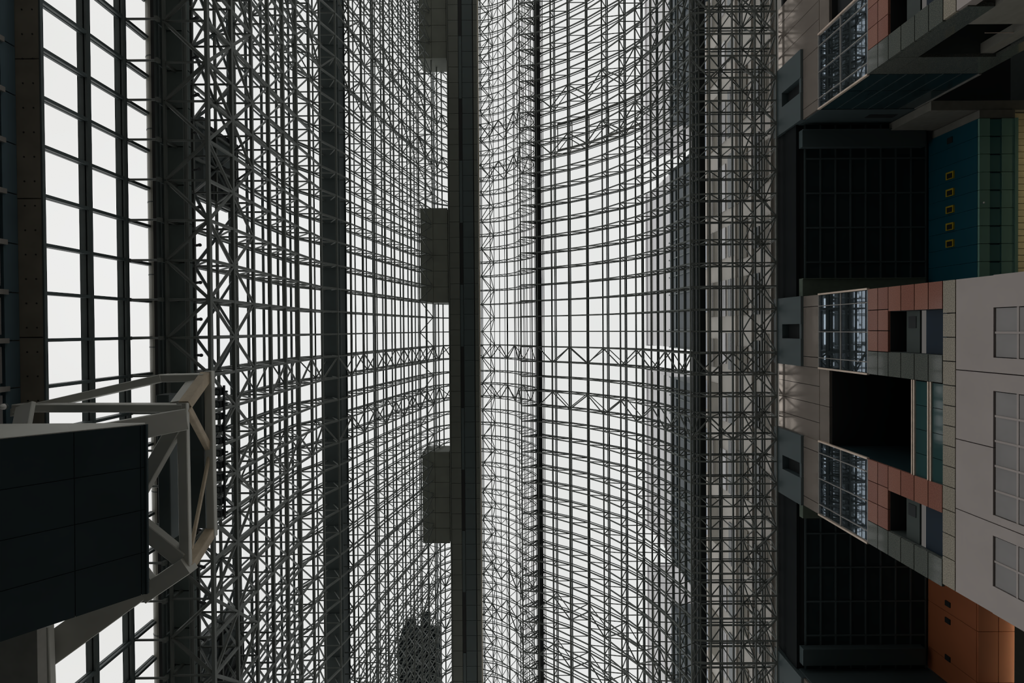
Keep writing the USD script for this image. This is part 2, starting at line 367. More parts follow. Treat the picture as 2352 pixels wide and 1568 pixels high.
# ------------------------------------------------------------------ central skyway box
sk = thing('skyway_box', 'long dark panelled skyway box hanging under the crest with slit openings', 'skyway')
X0, X1, ZB = -3.66, -1.68, 29.5
xa, xb, xc, xd, xe = X0 + 0.12, -2.90, -2.66, -2.00, -1.93
put('hull', MB().box(X0 + 0.02, X1 - 0.02, -27, 29, ZB + 0.06, ZB + 1.5), 'box_dark', sk)
k = -27
def slot(y):                # slits four bays long, eight bays apart
    s = (y + 1.2) % 8.0
    return 2.6 <= s < 6.6
y = -26.9
while y < 28.8:
    put('panel', MB().box(xa, xb - 0.01, y + 0.01, y + 0.985, ZB, ZB + 0.06), 'box_brown', sk)
    put('panel', MB().box(xc + 0.01, xd, y + 0.01, y + 0.985, ZB, ZB + 0.06), 'box_dark', sk)
    put('panel', MB().box(xe, X1, y + 0.01, y + 0.985, ZB + 0.0, ZB + 0.06), 'box_brown', sk)
    y += 0.997
for j in range(-4, 5):
    y0 = -22.9 + 8.0 * (j + 4) - 8.0
    put('slit', MB().box(xb + 0.03, xc - 0.03, y0, y0 + 4.0, ZB + 0.02, ZB + 0.065), 'seam', sk)
    put('channel', MB().box(xb + 0.03, xc - 0.03, y0 + 4.0, y0 + 8.0, ZB + 0.0, ZB + 0.06), 'box_dark', sk)
put('groove', MB().box(xd + 0.02, xe - 0.02, -27, 29, ZB + 0.045, ZB + 0.065), 'seam', sk)
put('edge_trim', MB().box(X1 + 0.01, X1 + 0.09, -27, 29, ZB + 0.06, ZB + 0.2), 'cream', sk)
put('edge_strip', MB().box(X0 + 0.02, X0 + 0.09, -27, 29, ZB, ZB + 0.06), 'box_brown', sk)
for y0, y1, lab in ((-25.0, -17.55, 'uppermost'), (-7.9, -1.75, 'middle'), (7.95, 13.95, 'lower')):
    t = thing('hanging_box', f'grey panelled box on the left flank of the central skyway, {lab} of three', 'panel box', (0, 0, 0), 'panel boxes beside the skyway')
    put('core', MB().box(-5.42, -3.70, y0 + 0.02, y1 - 0.02, 29.66, 31.2), 'block', t)
    n = round((y1 - y0) / 1.0); w = (y1 - y0) / n
    for i in range(n):
        put('panel', MB().box(-4.62, -3.68, y0 + i * w + 0.012, y0 + (i + 1) * w - 0.012, 29.6, 29.68), 'block', t)
        put('panel', MB().box(-5.46, -4.64, y0 + i * w + 0.012, y0 + (i + 1) * w - 0.012, 29.62, 29.7), 'block', t)

# ------------------------------------------------------------------ left side: foot of the lattice, gutter, window wall, building
t = thing('gutter_pipe', 'fat round grey gutter pipe running lengthwise above the tall window wall', 'pipe')
gx, gz, gr = -9.43, 12.45, 0.235
put('pipe', MB().tube((gx, -16, gz), (gx, 18, gz), gr, 24), 'pipe', t)
for i in range(18):
    put('joint_ring', MB().tube((gx, -15.2 + 1.95 * i, gz), (gx, -15.17 + 1.95 * i, gz), gr + 0.006, 24), 'girder', t)
t = thing('dark_soffit', 'dark panelled soffit strip between the round gutter and the lattice foot', 'soffit')
for k in range(-12, 15):
    put('panel', MB().box(-8.90, -8.26, YK[k] + 0.015, YK[k + 1] - 0.015, 11.98, 12.06), 'strip', t)
put('backing', MB().box(-9.3, -8.32, -12, 15, 12.08, 12.16), 'seam', t)
put('edge_rail', MB().tube((-8.28, -12, 11.9), (-8.28, 15, 11.9), 0.06, 8), 'steel', t)
put('edge_rail', MB().tube((-8.95, -12, 11.95), (-8.95, 15, 11.95), 0.05, 8), 'girder', t)

XW = -9.55
t = thing('window_wall', 'tall clear window wall of three panes high between concrete beam and gutter', 'window')
zr = [9.44, 10.47, 11.47, 12.3]
for k in range(-11, 14):
    put('mullion', MB().box(XW - 0.10, XW - 0.03, YK[k] - 0.035, YK[k] + 0.035, zr[0], zr[3]), 'frame_dark', t)
    put('mullion_fin', MB().box(XW + 0.0, XW + 0.07, YK[k] - 0.035, YK[k] + 0.035, zr[0], zr[3]), 'frame_dark', t)
    for a, b in zip(zr[:-1], zr[1:]):
        if k < 13:
            put('pane', MB().add([(XW - 0.06, YK[k] + .03, a), (XW - 0.06, YK[k + 1] - .03, a), (XW - 0.06, YK[k + 1] - .03, b), (XW - 0.06, YK[k] + .03, b)], [(0, 1, 2), (0, 2, 3)]), 'window_glass', t)
for z in zr[1:3]:
    put('transom', MB().box(XW - 0.16, XW - 0.02, -11, 14, z - 0.05, z + 0.05), 'frame_dark', t)
    put('inner_rail', MB().tube((XW + 0.04, -11, z), (XW + 0.04, 14, z), 0.055, 8), 'frame_dark', t)
tie = None
for k in range(-10, 13):
    if tie is None:
        tie = thing('tie_rod', f'slim tie rod across the gutter pipe, {row(k)}', 'rod', (0, YK[k], 0), 'tie rods across the gutter')
        put('rod', MB().tube((-9.52, 0, 11.52), (-8.68, 0, 11.52), 0.028, 8), 'steel', tie)
        put('clevis', MB().box(-8.74, -8.66, -0.05, 0.05, 11.47, 11.57), 'steel', tie)
        put('clevis', MB().box(-9.58, -9.48, -0.045, 0.045, 11.47, 11.57), 'steel', tie)
    else:
        copy(tie, (0, YK[k], 0), f'slim tie rod across the gutter pipe, {row(k)}')
t = thing('concrete_beam', 'tan concrete beam with rows of bolt holes beside the window wall', 'beam')
for i in range(9):
    y0 = -11.3 + 2.85 * i
    put('segment', MB().box(-10.2, -9.50, y0 + 0.012, y0 + 2.838, 9.36, 9.46), 'concrete', t)
put('core', MB().box(-10.3, -9.62, -11.3, 14, 9.47, 9.55), 'seam', t)
put('edge_strip', MB().box(-9.495, -9.46, -11.3, 14, 9.36, 9.42), 'frame_dark', t)
for i in range(50):
    y0 = -11.1 + 0.5 * i
    mb = MB()
    for x in (-9.83, -9.62): mb.tube((x, y0, 9.352), (x, y0, 9.37), 0.016, 8)
    put('bolt_hole', mb, 'seam', t)
wl = thing('wall_left', 'blue-grey steel clad building front at the far left edge', 'wall', kind='structure')
put('cladding', MB().box(-10.5, -10.07, -14, 16, -EYE / S, 9.3), 'blue_panel', wl)
for k in range(-11, 14):
    put('panel', MB().box(-10.2, -9.98, YK[k] + 0.012, YK[k + 1] - 0.012, 9.08, 9.355), 'blue_panel', wl)
    put('pane', MB().box(-10.2, -9.98, YK[k] + 0.12, YK[k + 1] - 0.12, 8.2, 9.02), 'window_grey', wl)
    put('panel_frame', MB().box(-10.2, -9.93, YK[k] - 0.05, YK[k] + 0.05, 8.1, 9.12), 'frame_light', wl)

def dome(name, label, cat, c, rad, mname):
    t = thing(name, label, cat, c)
    n, k = 14, 6; v = []; f = []
    for a in range(k):
        ph = math.pi / 2 * a / k
        v += [(rad * math.cos(ph) * math.cos(2 * math.pi * q / n), rad * math.cos(ph) * math.sin(2 * math.pi * q / n), -rad * math.sin(ph)) for q in range(n)]
    v.append((0, 0, -rad))
    for a in range(k - 1):
        for q in range(n):
            x, y = a * n + q, a * n + (q + 1) % n; f += [(x, x + n, y + n), (x, y + n, y)]
    f += [((k - 1) * n + q, k * n, (k - 1) * n + (q + 1) % n) for q in range(n)]
    put('globe', MB().add(v, f), mname, t)
    put('mount', MB().tube((0, 0, 0), (0, 0, 0.03), rad * 1.08, 14), 'frame_dark', t)
    return t
c = P(7, 934, 8.75)
dome('round_lamp', 'small round white lamp on the wall at the far left edge', 'lamp', c, 0.06, 'white')
put('lamp_arm', MB().bar(c + (0, 0, 0.04), (-10.0, c[1], c[2] + 0.1), 0.03, 0.03), 'frame_dark', label='short dark arm holding the round white lamp at the left edge', cat='bracket')
dome('dome_camera', 'tiny white dome camera under the teal box', 'camera', P(2257, 466, 16.70), 0.035, 'white')
# dark service boxes tucked behind the lattice wall, and the row of spotlights at its foot
for y0, lab in ((-6.1, 'upper'), (9.0, 'lower')):
    t = thing('service_box', f'dark service box hung outside the left lattice wall, {lab} of two', 'box', (0, 0, 0), 'service boxes outside the left wall')
    put('casing', MB().box(-9.15, -8.72, y0, y0 + 2.2, 13.2, 15.0), 'black', t)
    put('ledge', MB().box(-9.2, -8.62, y0 - 0.05, y0 + 2.25, 13.1, 13.2), 'girder', t)
    put('hatch', MB().box(-8.72, -8.68, y0 + 0.3, y0 + 1.0, 13.5, 14.6), 'girder', t)
sp = None
for k in range(-9, 11):
    c = P(452, 0, 12.3)
    y = (YK[k] + YK[k + 1]) / 2
    if sp is None:
        sp = thing('spotlight', f'small black spotlight at the left lattice foot, {row(k)}', 'spotlight', (0, y, 0), 'spotlights at the wall foot')
        put('body', MB().tube((c[0] - 0.06, 0, 12.3), (c[0] + 0.08, 0, 12.24), 0.035, 10), 'black', sp)
        put('bracket', MB().bar((c[0] - 0.30, 0, 12.34), (c[0] - 0.06, 0, 12.3), 0.03, 0.02), 'black', sp)
        put('hood', MB().tube((c[0] + 0.08, 0, 12.24), (c[0] + 0.11, 0, 12.225), 0.045, 10), 'black', sp)
    else:
        copy(sp, (0, y, 0), f'small black spotlight at the left lattice foot, {row(k)}')

# ------------------------------------------------------------------ pale steel bridge head with the black clad box, lower left
def pbar(mb, a, b, w, h, upv=(0, 0, 1)): return mb.bar(P(*a), P(*b), w, h, upv)
t = thing('bridge_head', 'pale painted steel box frame of a skybridge jutting from the left wall', 'bridge frame')
put('near_chord', pbar(MB(), (419, 925, 9.0), (424, 1312, 9.0), 0.2, 0.1), 'white_steel', t)
put('far_chord', pbar(MB(), (480, 852, 9.8), (485, 1232, 9.8), 0.17, 0.12), 'white_steel', t)
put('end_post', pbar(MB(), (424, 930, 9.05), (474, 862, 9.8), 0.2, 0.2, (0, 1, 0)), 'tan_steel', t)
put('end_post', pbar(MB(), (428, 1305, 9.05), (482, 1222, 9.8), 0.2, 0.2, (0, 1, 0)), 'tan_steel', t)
put('end_plate', pbar(MB(), (404, 926, 9.15), (450, 864, 9.85), 0.22, 0.1), 'white_steel', t)
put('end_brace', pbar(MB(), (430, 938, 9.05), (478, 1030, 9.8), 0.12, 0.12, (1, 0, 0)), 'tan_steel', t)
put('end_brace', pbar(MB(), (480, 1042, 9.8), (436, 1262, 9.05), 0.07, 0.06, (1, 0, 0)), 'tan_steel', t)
put('upper_beam', pbar(MB(), (476, 866, 9.8), (372, 868, 9.8), 0.16, 0.3, (0, 0, 1)), 'white_steel', t)
put('upper_beam', pbar(MB(), (378, 867, 9.8), (-60, 968, 9.2), 0.16, 0.36, (0, 0, 1)), 'white_steel', t)
put('near_beam', pbar(MB(), (426, 936, 9.05), (40, 936, 9.2), 0.16, 0.24), 'white_steel', t)
put('near_beam', pbar(MB(), (428, 962, 9.0), (120, 1022, 7.9), 0.42, 0.2), 'white_steel', t)
put('cross_plate', pbar(MB(), (58, 930, 8.9), (44, 1000, 8.6), 0.36, 0.08), 'white_steel', t)
put('plan_brace', pbar(MB(), (412, 965, 9.0), (318, 1130, 9.0), 0.27, 0.16), 'white_steel', t)
put('plan_brace', pbar(MB(), (416, 1285, 9.0), (318, 1205, 9.0), 0.3, 0.16), 'white_steel', t)
put('inner_post', pbar(MB(), (384, 905, 9.7), (388, 1235, 9.7), 0.26, 0.3), 'girder', t)
put('inner_post', pbar(MB(), (448, 880, 9.7), (455, 1212, 9.9), 0.34, 0.1), 'girder', t)
put('lower_beam', pbar(MB(), (432, 1296, 9.0), (330, 1365, 9.0), 0.34, 0.24), 'white_steel', t)
put('lower_beam', pbar(MB(), (345, 1326, 9.0), (40, 1546, 8.6), 0.58, 0.16), 'white_steel', t)
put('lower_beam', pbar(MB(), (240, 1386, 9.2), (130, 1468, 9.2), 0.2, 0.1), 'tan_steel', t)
put('corner_post', pbar(MB(), (94, 1440, 8.5), (99, 1640, 8.5), 0.3, 0.12), 'white_steel', t)
t = thing('clad_box', 'big black panelled box under the pale bridge frame, slanting underside', 'clad box')
A0, A1 = P(333, 975, 8.0), P(333, 1365, 8.0)
D = np.array([0.81, 0.055, 1.0])
def on(s, w): return A0 + (A1 - A0) * w - D * s          # s bays down the slope, w from 0 to 1 across
nrm = np.cross(A1 - A0, D); nrm /= np.linalg.norm(nrm); nrm = nrm if nrm[2] > 0 else -nrm
put('hull', MB().prism([on(0.02, 0.005), on(2.3, 0.005), on(2.3, 0.995), on(0.02, 0.995)], nrm * 0.35), 'soffit', t)
cuts = [0.0, 0.06, 0.72, 1.5, 2.3]
for a, b in zip(cuts[:-1], cuts[1:]):
    for i in range(4):
        e = 0.002
        put('panel', MB().prism([on(a + 0.004, i / 4 + e), on(b - 0.004, i / 4 + e), on(b - 0.004, (i + 1) / 4 - e), on(a + 0.004, (i + 1) / 4 - e)], -nrm * 0.015), 'soffit', t)
for i in range(3):
    a, b = (0.0, 0.75, 1.5)[i], (0.7495, 1.4995, 2.3)[i]
    q = np.array([0, -0.012, 0.0])
    tip = lambda s: nrm * (0.05 + 0.34 * s) + np.array([0, -0.012 - 0.1 * s, 0])
    put('side_panel', MB().prism([on(a, 0), on(b, 0), on(b, 0) + tip(b), on(a, 0) + tip(a)], q), 'white_steel', t)
put('corner_trim', MB().bar(on(0, 0), on(0, 1), 0.06, 0.06), 'soffit', t)
t = put('stone_panel', MB().box(-9.4, -7.74, 4.7, 7.8, 7.45, 7.6), 'grey_beam', label='dark grey wall panel in the lower left corner below the black clad box', cat='panel')
fl = None
for i in range(11):
    c = P(503, 900 + 28 * i, 11.5)
    if fl is None:
        fl = thing('floodlight', 'topmost small black floodlight in the row beside the pale bridge end', 'floodlight', c, 'floodlights beside the bridge end')
        b = MB(); b.box(-0.10, 0.06, -0.085, 0.085, -0.06, 0.08); put('housing', b, 'black', fl, origin=(0, 0, EYE / S * 0))
        put('yoke', MB().bar((-0.02, 0, 0.07), (0.17, 0, 0.07), 0.05, 0.03), 'girder', fl)
        put('lens', MB().tube((-0.02, 0, -0.07), (-0.02, 0, -0.05), 0.06, 10), 'dim', fl)
    else:
        copy(fl, c, f'{ordn(i + 1)} small black floodlight down the row beside the pale bridge end')
c0, c1 = P(514, 885, 11.55), P(514, 1190, 11.55)
t = thing('floodlight_rail', 'thin black mounting rail carrying the row of floodlights', 'rail')
put('bar', MB().bar(c0, c1, 0.05, 0.05), 'black', t)
for w in (0.02, 0.5, 0.98):
    c = c0 + (c1 - c0) * w
    put('bracket', MB().bar(c, (I[0][0], c[1], I[0][1]), 0.03, 0.03), 'black', t)

# ------------------------------------------------------------------ right building
XF = 12.0
def zu(u): return FPX * XF / (u - U0)
Z = {u: zu(u) for u in (1785, 1800, 1845, 1880, 1903, 1930, 1993, 2016, 2040, 2069, 2100, 2132, 2090, 2165, 2195, 2283, 2337)}
def fpan(mb, y0, y1, z0, z1, t=0.08, g=0.012, x=XF): return mb.box(x, x + t, y0 + g, y1 - g, min(z0, z1) + g, max(z0, z1) - g)

def tower(name, label, at_y, group):
    t = thing(name, label, 'facade tower', (0, at_y, 0), group)
    a, b = -1.25, 1.57
    # slate cap with a square hole
    ha, hb, hz0, hz1 = -0.13, 0.47, zu(1841), zu(1802)
    zc0, zc1 = Z[1845], zu(1783)
    x = XF - 0.10
    put('cap_panel', MB().box(x, x + 0.3, a, ha, zc0, zc1), 'cap', t)
    put('cap_panel', MB().box(x, x + 0.3, hb, b, zc0, zc1), 'cap', t)
    put('cap_panel', MB().box(x, x + 0.3, ha, hb, hz1, zc1), 'cap', t)
    put('cap_recess', MB().box(x + 0.28, x + 0.5, ha - 0.05, hb + 0.05, hz0 - 0.1, hz1 + 0.05), 'void', t)
    put('cap_edge', MB().box(x + 0.02, x + 0.08, ha, hb, zc0, hz0), 'cap', t)
    for y0, y1 in ((a, -0.80), (-0.80, 1.17), (1.17, b)):
        put('metal_panel', fpan(MB(), y0, y1, Z[1845], Z[1880]), 'alu', t)
    # window
    ys = [a + 0.03, -0.80, 0.18, 1.17, b - 0.03]; zs = [Z[1880], Z[1930], Z[1993]]
    for y0, y1 in zip(ys[:-1], ys[1:]):
        for z0, z1 in zip(zs[:-1], zs[1:]):
            put('pane', MB().box(XF + 0.03, XF + 0.05, y0 + 0.02, y1 - 0.02, z1 + 0.02, z0 - 0.02), 'mirror', t)
    for y in ys[1:-1]:
        put('mullion', MB().box(XF - 0.005, XF + 0.05, y - 0.013, y + 0.013, zs[2], zs[0]), 'frame_light', t)
    for z in zs:
        put('transom', MB().box(XF - 0.004, XF + 0.05, a, b, z - 0.013, z + 0.013), 'frame_light', t)
    for y in (a, b):
        put('edge_rail', MB().box(XF - 0.03, XF + 0.06, y - 0.03, y + 0.03, zs[2], zs[0]), 'rail', t)
    # granite around the opening
    i = 0
    for z0, z1 in ((Z[1993], Z[2016]), (Z[2016], Z[2040])):
        for y0, y1 in ((a, -0.54), (-0.54, 0.13), (0.13, 0.80)):
            put('tile', fpan(MB(), y0, y1, z0, z1), 'red' if i % 2 else 'red2', t); i += 1
        put('dark_tile', fpan(MB(), 0.80, b, z0, z1), 'dark_granite', t)
    zz = [Z[2040], Z[2069], Z[2100], Z[2132], Z[2165]]
    for z0, z1 in zip(zz[:-1], zz[1:]):
        put('tile', fpan(MB(), a, -0.47, z0, z1), 'red' if i % 2 else 'red2', t); i += 1
        put('dark_tile', fpan(MB(), 0.79, b, z0, z1), 'dark_granite', t)
    # opening
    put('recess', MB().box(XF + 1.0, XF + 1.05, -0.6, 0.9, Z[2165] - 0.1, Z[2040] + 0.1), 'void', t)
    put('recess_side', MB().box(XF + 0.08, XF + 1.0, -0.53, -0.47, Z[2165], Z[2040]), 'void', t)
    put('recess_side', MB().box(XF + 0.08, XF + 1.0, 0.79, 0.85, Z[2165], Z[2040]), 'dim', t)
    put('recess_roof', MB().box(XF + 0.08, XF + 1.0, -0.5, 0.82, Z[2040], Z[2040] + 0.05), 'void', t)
    put('door', MB().box(XF + 0.14, XF + 0.18, -0.46, 0.78, zu(2102), zu(2072)), 'door', t)
    put('door_hatch', MB().box(XF + 0.125, XF + 0.14, -0.3, 0.05, zu(2094), zu(2077)), 'void', t)
    put('light_slot', MB().box(XF + 0.13, XF + 0.16, -0.46, 0.78, zu(2116), zu(2107)), 'lamp3', t)
    put('door_glass', MB().box(XF + 0.12, XF + 0.15, -0.46, 0.78, Z[2165], zu(2118)), 'navy', t)
    return t
tw = tower('facade_tower', 'facade tower with slate cap, tall window and red granite, above mid-height', 0.0, 'granite facade towers')
copy(tw, (0, 5.62, 0), 'facade tower with slate cap, tall window and red granite, below the black loggia')
copy(tw, (0, -9.87, 0), 'facade tower with slate cap beside the dark glazed side wall, upper right')
copy(tw, (0, 15.45, 0), 'facade tower whose slate cap alone shows in the lower right')

def block(yc, which, show):
    """The lower body of a pair of towers: wall, speckled strip, windows."""
    t = thing('facade_block', f'grey panelled facade wall with speckled granite strip and paired windows, {which}', 'facade', (0, yc, 0), 'grey facade walls')
    a, b = -1.25, 7.1
    ys = [a, 1.16, 3.0, 4.86, b]
    for y0, y1 in zip(ys[:-1], ys[1:]):
        put('wall_panel', fpan(MB(), y0, y1, Z[2195], Z[2283] - 0.0, 0.3), 'grey_wall', t)
        put('wall_panel', fpan(MB(), y0, y1, 8.0, 9.4, 0.3), 'grey_wall', t)
        put('wall_panel', fpan(MB(), y0, y1, -EYE / S, 8.0, 0.3), 'grey_wall', t)
    wins = [(-0.45, 0.78, 2), (1.6, 4.66, 5), (5.17, 6.42, 2)]
    for y0, y1 in ((a, -0.45), (0.78, 1.16), (1.16, 1.6), (4.66, 4.86), (4.86, 5.17), (6.42, b)):
        put('wall_panel', MB().box(XF, XF + 0.3, y0 + (0.012 if y0 in (1.16, 4.86) else 0), y1 - (0.012 if y1 in (1.16, 4.86) else 0), 9.4, Z[2283] + 0.012), 'grey_wall', t)
    for y0, y1, n in wins:
        for i in range(n):
            ya, yb = y0 + (y1 - y0) * i / n, y0 + (y1 - y0) * (i + 1) / n
            for z0, z1 in ((9.4, zu(2337)), (zu(2337), Z[2283])):
                put('pane', MB().box(XF + 0.02, XF + 0.05, ya + 0.02, yb - 0.02, z0 + 0.015, z1 - 0.03), 'window_grey', t)
            if i: put('mullion', MB().box(XF + 0.005, XF + 0.05, ya - 0.025, ya + 0.025, 9.4, Z[2283] - 0.02), 'grey_wall', t)
        put('transom', MB().box(XF + 0.012, XF + 0.05, y0, y1, zu(2337) - 0.022, zu(2337) + 0.022), 'grey_wall', t)
        put('backing', MB().box(XF + 0.055, XF + 0.25, y0, y1, 9.4, Z[2283]), 'seam', t)
    ys = [a, -0.35, 0.30, 0.95, 1.6, 2.15, 2.7, 3.25, 3.8, 4.35, 5.0, 5.65, 6.3, b]
    for y0, y1 in zip(ys[:-1], ys[1:]):
        put('granite_tile', fpan(MB(), y0, y1, Z[2195], Z[2165]), 'speckle', t)
    # between the towers: metal panels, loggia, glass parapet
    for y0, y1 in ((1.57, 2.28), (2.28, 2.98), (2.98, 3.68), (3.68, 4.40)):
        put('metal_panel', fpan(MB(), y0, y1, Z[1880], zu(1787), 0.1, 0.01, XF + 0.04), 'alu', t)
    for y0, y1 in ((1.57, 2.98), (2.98, 4.40)):
        put('metal_panel', fpan(MB(), y0, y1, Z[1903], Z[1880], 0.1, 0.01, XF + 0.04), 'alu', t)
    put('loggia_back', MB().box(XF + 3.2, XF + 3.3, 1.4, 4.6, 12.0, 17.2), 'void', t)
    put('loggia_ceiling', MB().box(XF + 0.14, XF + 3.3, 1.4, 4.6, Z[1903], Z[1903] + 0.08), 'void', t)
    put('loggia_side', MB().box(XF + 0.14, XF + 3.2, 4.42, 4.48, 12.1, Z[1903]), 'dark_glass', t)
    put('loggia_side', MB().box(XF + 0.14, XF + 3.2, 1.50, 1.56, 12.1, Z[1903]), 'dark_glass', t)
    for i in range(4):
        y0, y1 = 1.59 + 0.705 * i, 1.59 + 0.705 * (i + 1)
        for z0, z1 in ((Z[2090] - 0.02, zu(2131)), (zu(2135), Z[2165])):
            put('parapet_pane', MB().box(XF + 0.05, XF + 0.07, y0 + 0.008, y1 - 0.008, z1 + 0.01, z0 - 0.01), 'green_glass', t)
    for u in (2093, 2098, 2130, 2136):
        put('parapet_rail', MB().box(XF + 0.01, XF + 0.06, 1.57, 4.42, zu(u) - 0.014, zu(u) + 0.014), 'rail', t)
    return t
bl = block(0.0, 'centre right of the picture', True)
copy(bl, (0, -15.42, 0), 'grey panelled facade wall with speckled granite strip, topmost on the right')
copy(bl, (0, 15.42, 0), 'grey panelled facade wall with speckled granite strip, lowest on the right')

# side wall of the upper block, facing down the hall
YS = -8.3
t = thing('side_wall', 'dark glazed side wall with open balcony at the upper right', 'facade')
for i in range(6):
    x0, x1 = XF + 0.08 + 0.6 * i, XF + 0.08 + 0.6 * (i + 1)
    for z0, z1 in ((15.05, 16.1), (16.1, 17.42)):
        put('glass_panel', MB().box(x0 + 0.012, x1 - 0.012, YS - 0.1, YS, z0 + 0.012, z1 - 0.012), 'dark_glass', t)
    put('glazing_bar', MB().box(x0 - 0.01, x0 + 0.01, YS - 0.08, YS + 0.01, 15.05, 17.42), 'girder', t)
put('edge_trim', MB().box(XF + 3.66, XF + 3.74, YS - 0.1, YS + 0.03, 15.05, 17.42), 'frame_light', t)
for i in range(5):
    x0 = XF + 0.09 + 0.73 * i
    put('stone_slab', MB().box(x0, x0 + 0.72, YS - 0.1, YS, 14.12, 15.04), 'dark_granite', t)
put('balcony_post', MB().box(XF + 0.09, XF + 0.8, YS - 0.1, YS, 11.9, 14.11), 'dark_granite', t)
put('balcony_post', MB().box(XF + 2.72, XF + 3.12, YS - 0.4, YS - 0.1, 11.9, 14.11), 'grey_beam', t)
put('balcony_post', MB().box(XF + 3.2, XF + 3.7, YS - 0.1, YS, 11.9, 14.11), 'dark_granite', t)
put('balcony_slab', MB().box(XF + 0.8, XF + 3.2, YS - 1.2, YS, 11.6, 12.6), 'grey_beam', t)
put('balcony_back', MB().box(XF + 0.6, XF + 3.6, YS - 2.6, YS - 2.5, 12.0, 14.5), 'dim', t)
put('balcony_ceiling', MB().box(XF + 0.6, XF + 3.6, YS - 2.6, YS - 0.1, 14.12, 14.2), 'dim', t)
put('handrail', MB().tube((XF + 1.9, YS - 0.15, 13.2), (XF + 3.6, YS - 0.15, 13.2), 0.012, 8), 'rail', t)
put('body', MB().box(XF + 0.35, XF + 3.6, YS - 8.0, YS - 2.7, 4.0, 17.4), 'void', t)
put('upper_wall', MB().box(XF + 0.1, XF + 5.4, YS - 0.3, YS + 0.02, 17.43, 20.0), 'cap', t)
put('vent', MB().box(14.3, 15.4, YS + 0.02, YS + 0.035, 17.85, 18.1), 'void', t)
put('lower_wall', MB().box(XF + 0.3, XF + 3.7, YS - 0.4, YS - 0.1, -EYE / S, 11.6), 'grey_wall', t)
t = thing('side_wall', 'dim side wall behind the orange box at the lower right', 'facade')
put('upper_wall', MB().box(XF + 0.1, XF + 5.4, 14.14, 14.5, 16.6, 20.0), 'cap', t)
put('panel', MB().box(XF + 0.1, XF + 5.4, 14.2, 14.5, 12.0, 16.59), 'cap', t)
put('lower_wall', MB().box(XF + 0.3, XF + 5.4, 14.2, 14.5, -EYE / S, 11.99), 'grey_wall', t)

# dark soffits of the two deep recesses
for y0, y1, lab in ((-8.3, -1.25, 'above the middle towers'), (7.1, 14.15, 'below the middle towers')):
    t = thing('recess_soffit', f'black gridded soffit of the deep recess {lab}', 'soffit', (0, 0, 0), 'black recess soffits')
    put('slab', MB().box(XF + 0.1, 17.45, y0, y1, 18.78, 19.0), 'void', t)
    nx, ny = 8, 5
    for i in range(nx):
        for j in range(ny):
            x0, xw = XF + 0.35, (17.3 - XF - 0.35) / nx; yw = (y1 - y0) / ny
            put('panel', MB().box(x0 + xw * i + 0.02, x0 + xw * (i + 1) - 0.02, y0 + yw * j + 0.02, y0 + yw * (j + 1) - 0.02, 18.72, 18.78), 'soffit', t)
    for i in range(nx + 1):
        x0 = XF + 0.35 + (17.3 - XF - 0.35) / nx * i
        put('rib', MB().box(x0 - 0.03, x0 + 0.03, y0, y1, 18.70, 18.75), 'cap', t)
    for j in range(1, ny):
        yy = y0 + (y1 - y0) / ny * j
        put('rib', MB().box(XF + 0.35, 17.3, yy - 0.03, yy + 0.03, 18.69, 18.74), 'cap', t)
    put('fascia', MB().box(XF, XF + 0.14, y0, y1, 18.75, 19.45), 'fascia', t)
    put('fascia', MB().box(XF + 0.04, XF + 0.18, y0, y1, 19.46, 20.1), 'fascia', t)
for y0, y1, m, lab in ((-8.0, -7.3, 'cap', 'under the dark glazed side wall'), (13.15, 13.85, 'cap', 'at the foot of the lower black recess'), (-1.98, -1.25, 'olive', 'against the upper middle tower'), (7.1, 7.8, 'olive', 'against the lower middle tower')):
    t = thing('bulkhead', f'low grey-green bulkhead across the black soffit {lab}', 'bulkhead', (0, 0, 0), 'bulkheads of the recesses')
    put('body', MB().box(XF + 0.1, 17.1, y0, y1, 18.5, 18.72), m, t)
    put('lip', MB().box(XF + 0.1, 17.1, y0, y0 + 0.03, 18.46, 18.5), m, t)

# teal and orange bridge boxes deep in the recesses
t = thing('teal_box', 'blue and teal panelled box with five yellow square windows, upper right', 'panel box')
put('core', MB().box(17.5, 18.78, -7.55, -1.3, 16.8, 18.9), 'blue', t)
yb = [-7.60 + 0.655 * i for i in range(10)] + [-1.3]
for y0, y1 in zip(yb[:-1], yb[1:]):
    put('front_panel', MB().box(17.4, 17.5, y0 + 0.006, y1 - 0.006, 16.78, 18.7), 'blue', t)
    put('bottom_panel', MB().box(17.42, 17.80, y0 + 0.01, y1 - 0.01, 16.72, 16.8), 'teal', t)
    put('bottom_panel', MB().box(18.24, 18.70, y0 + 0.01, y1 - 0.01, 16.72, 16.8), 'teal', t)
    put('square', MB().box(17.81, 18.23, y0 + 0.04, y1 - 0.02, 16.73, 16.8), 'teal_dark', t)
put('edge', MB().box(18.71, 18.82, -7.6, -1.3, 16.7, 18.7), 'teal', t)
for y in (-5.86, -5.20, -4.54, -3.88, -3.22):
    f = put('window_frame', MB().box(17.34, 17.42, y - 0.14, y + 0.14, 17.62, 17.92), 'yellow', t)
    put('window_pane', MB().box(17.325, 17.35, y - 0.075, y + 0.11, 17.66, 17.86), 'seam', f)
put('vent', MB().box(17.37, 17.42, -7.35, -7.12, 17.7, 17.9), 'void', t)
put('head', MB().box(17.45, 18.75, -7.91, -7.62, 16.75, 18.6), 'grey_beam', t)
t = thing('orange_box', 'orange panelled box with small dark windows, lower right corner', 'panel box')
put('core', MB().box(17.5, 18.78, 7.1, 14.1, 16.8, 18.9), 'orange', t)
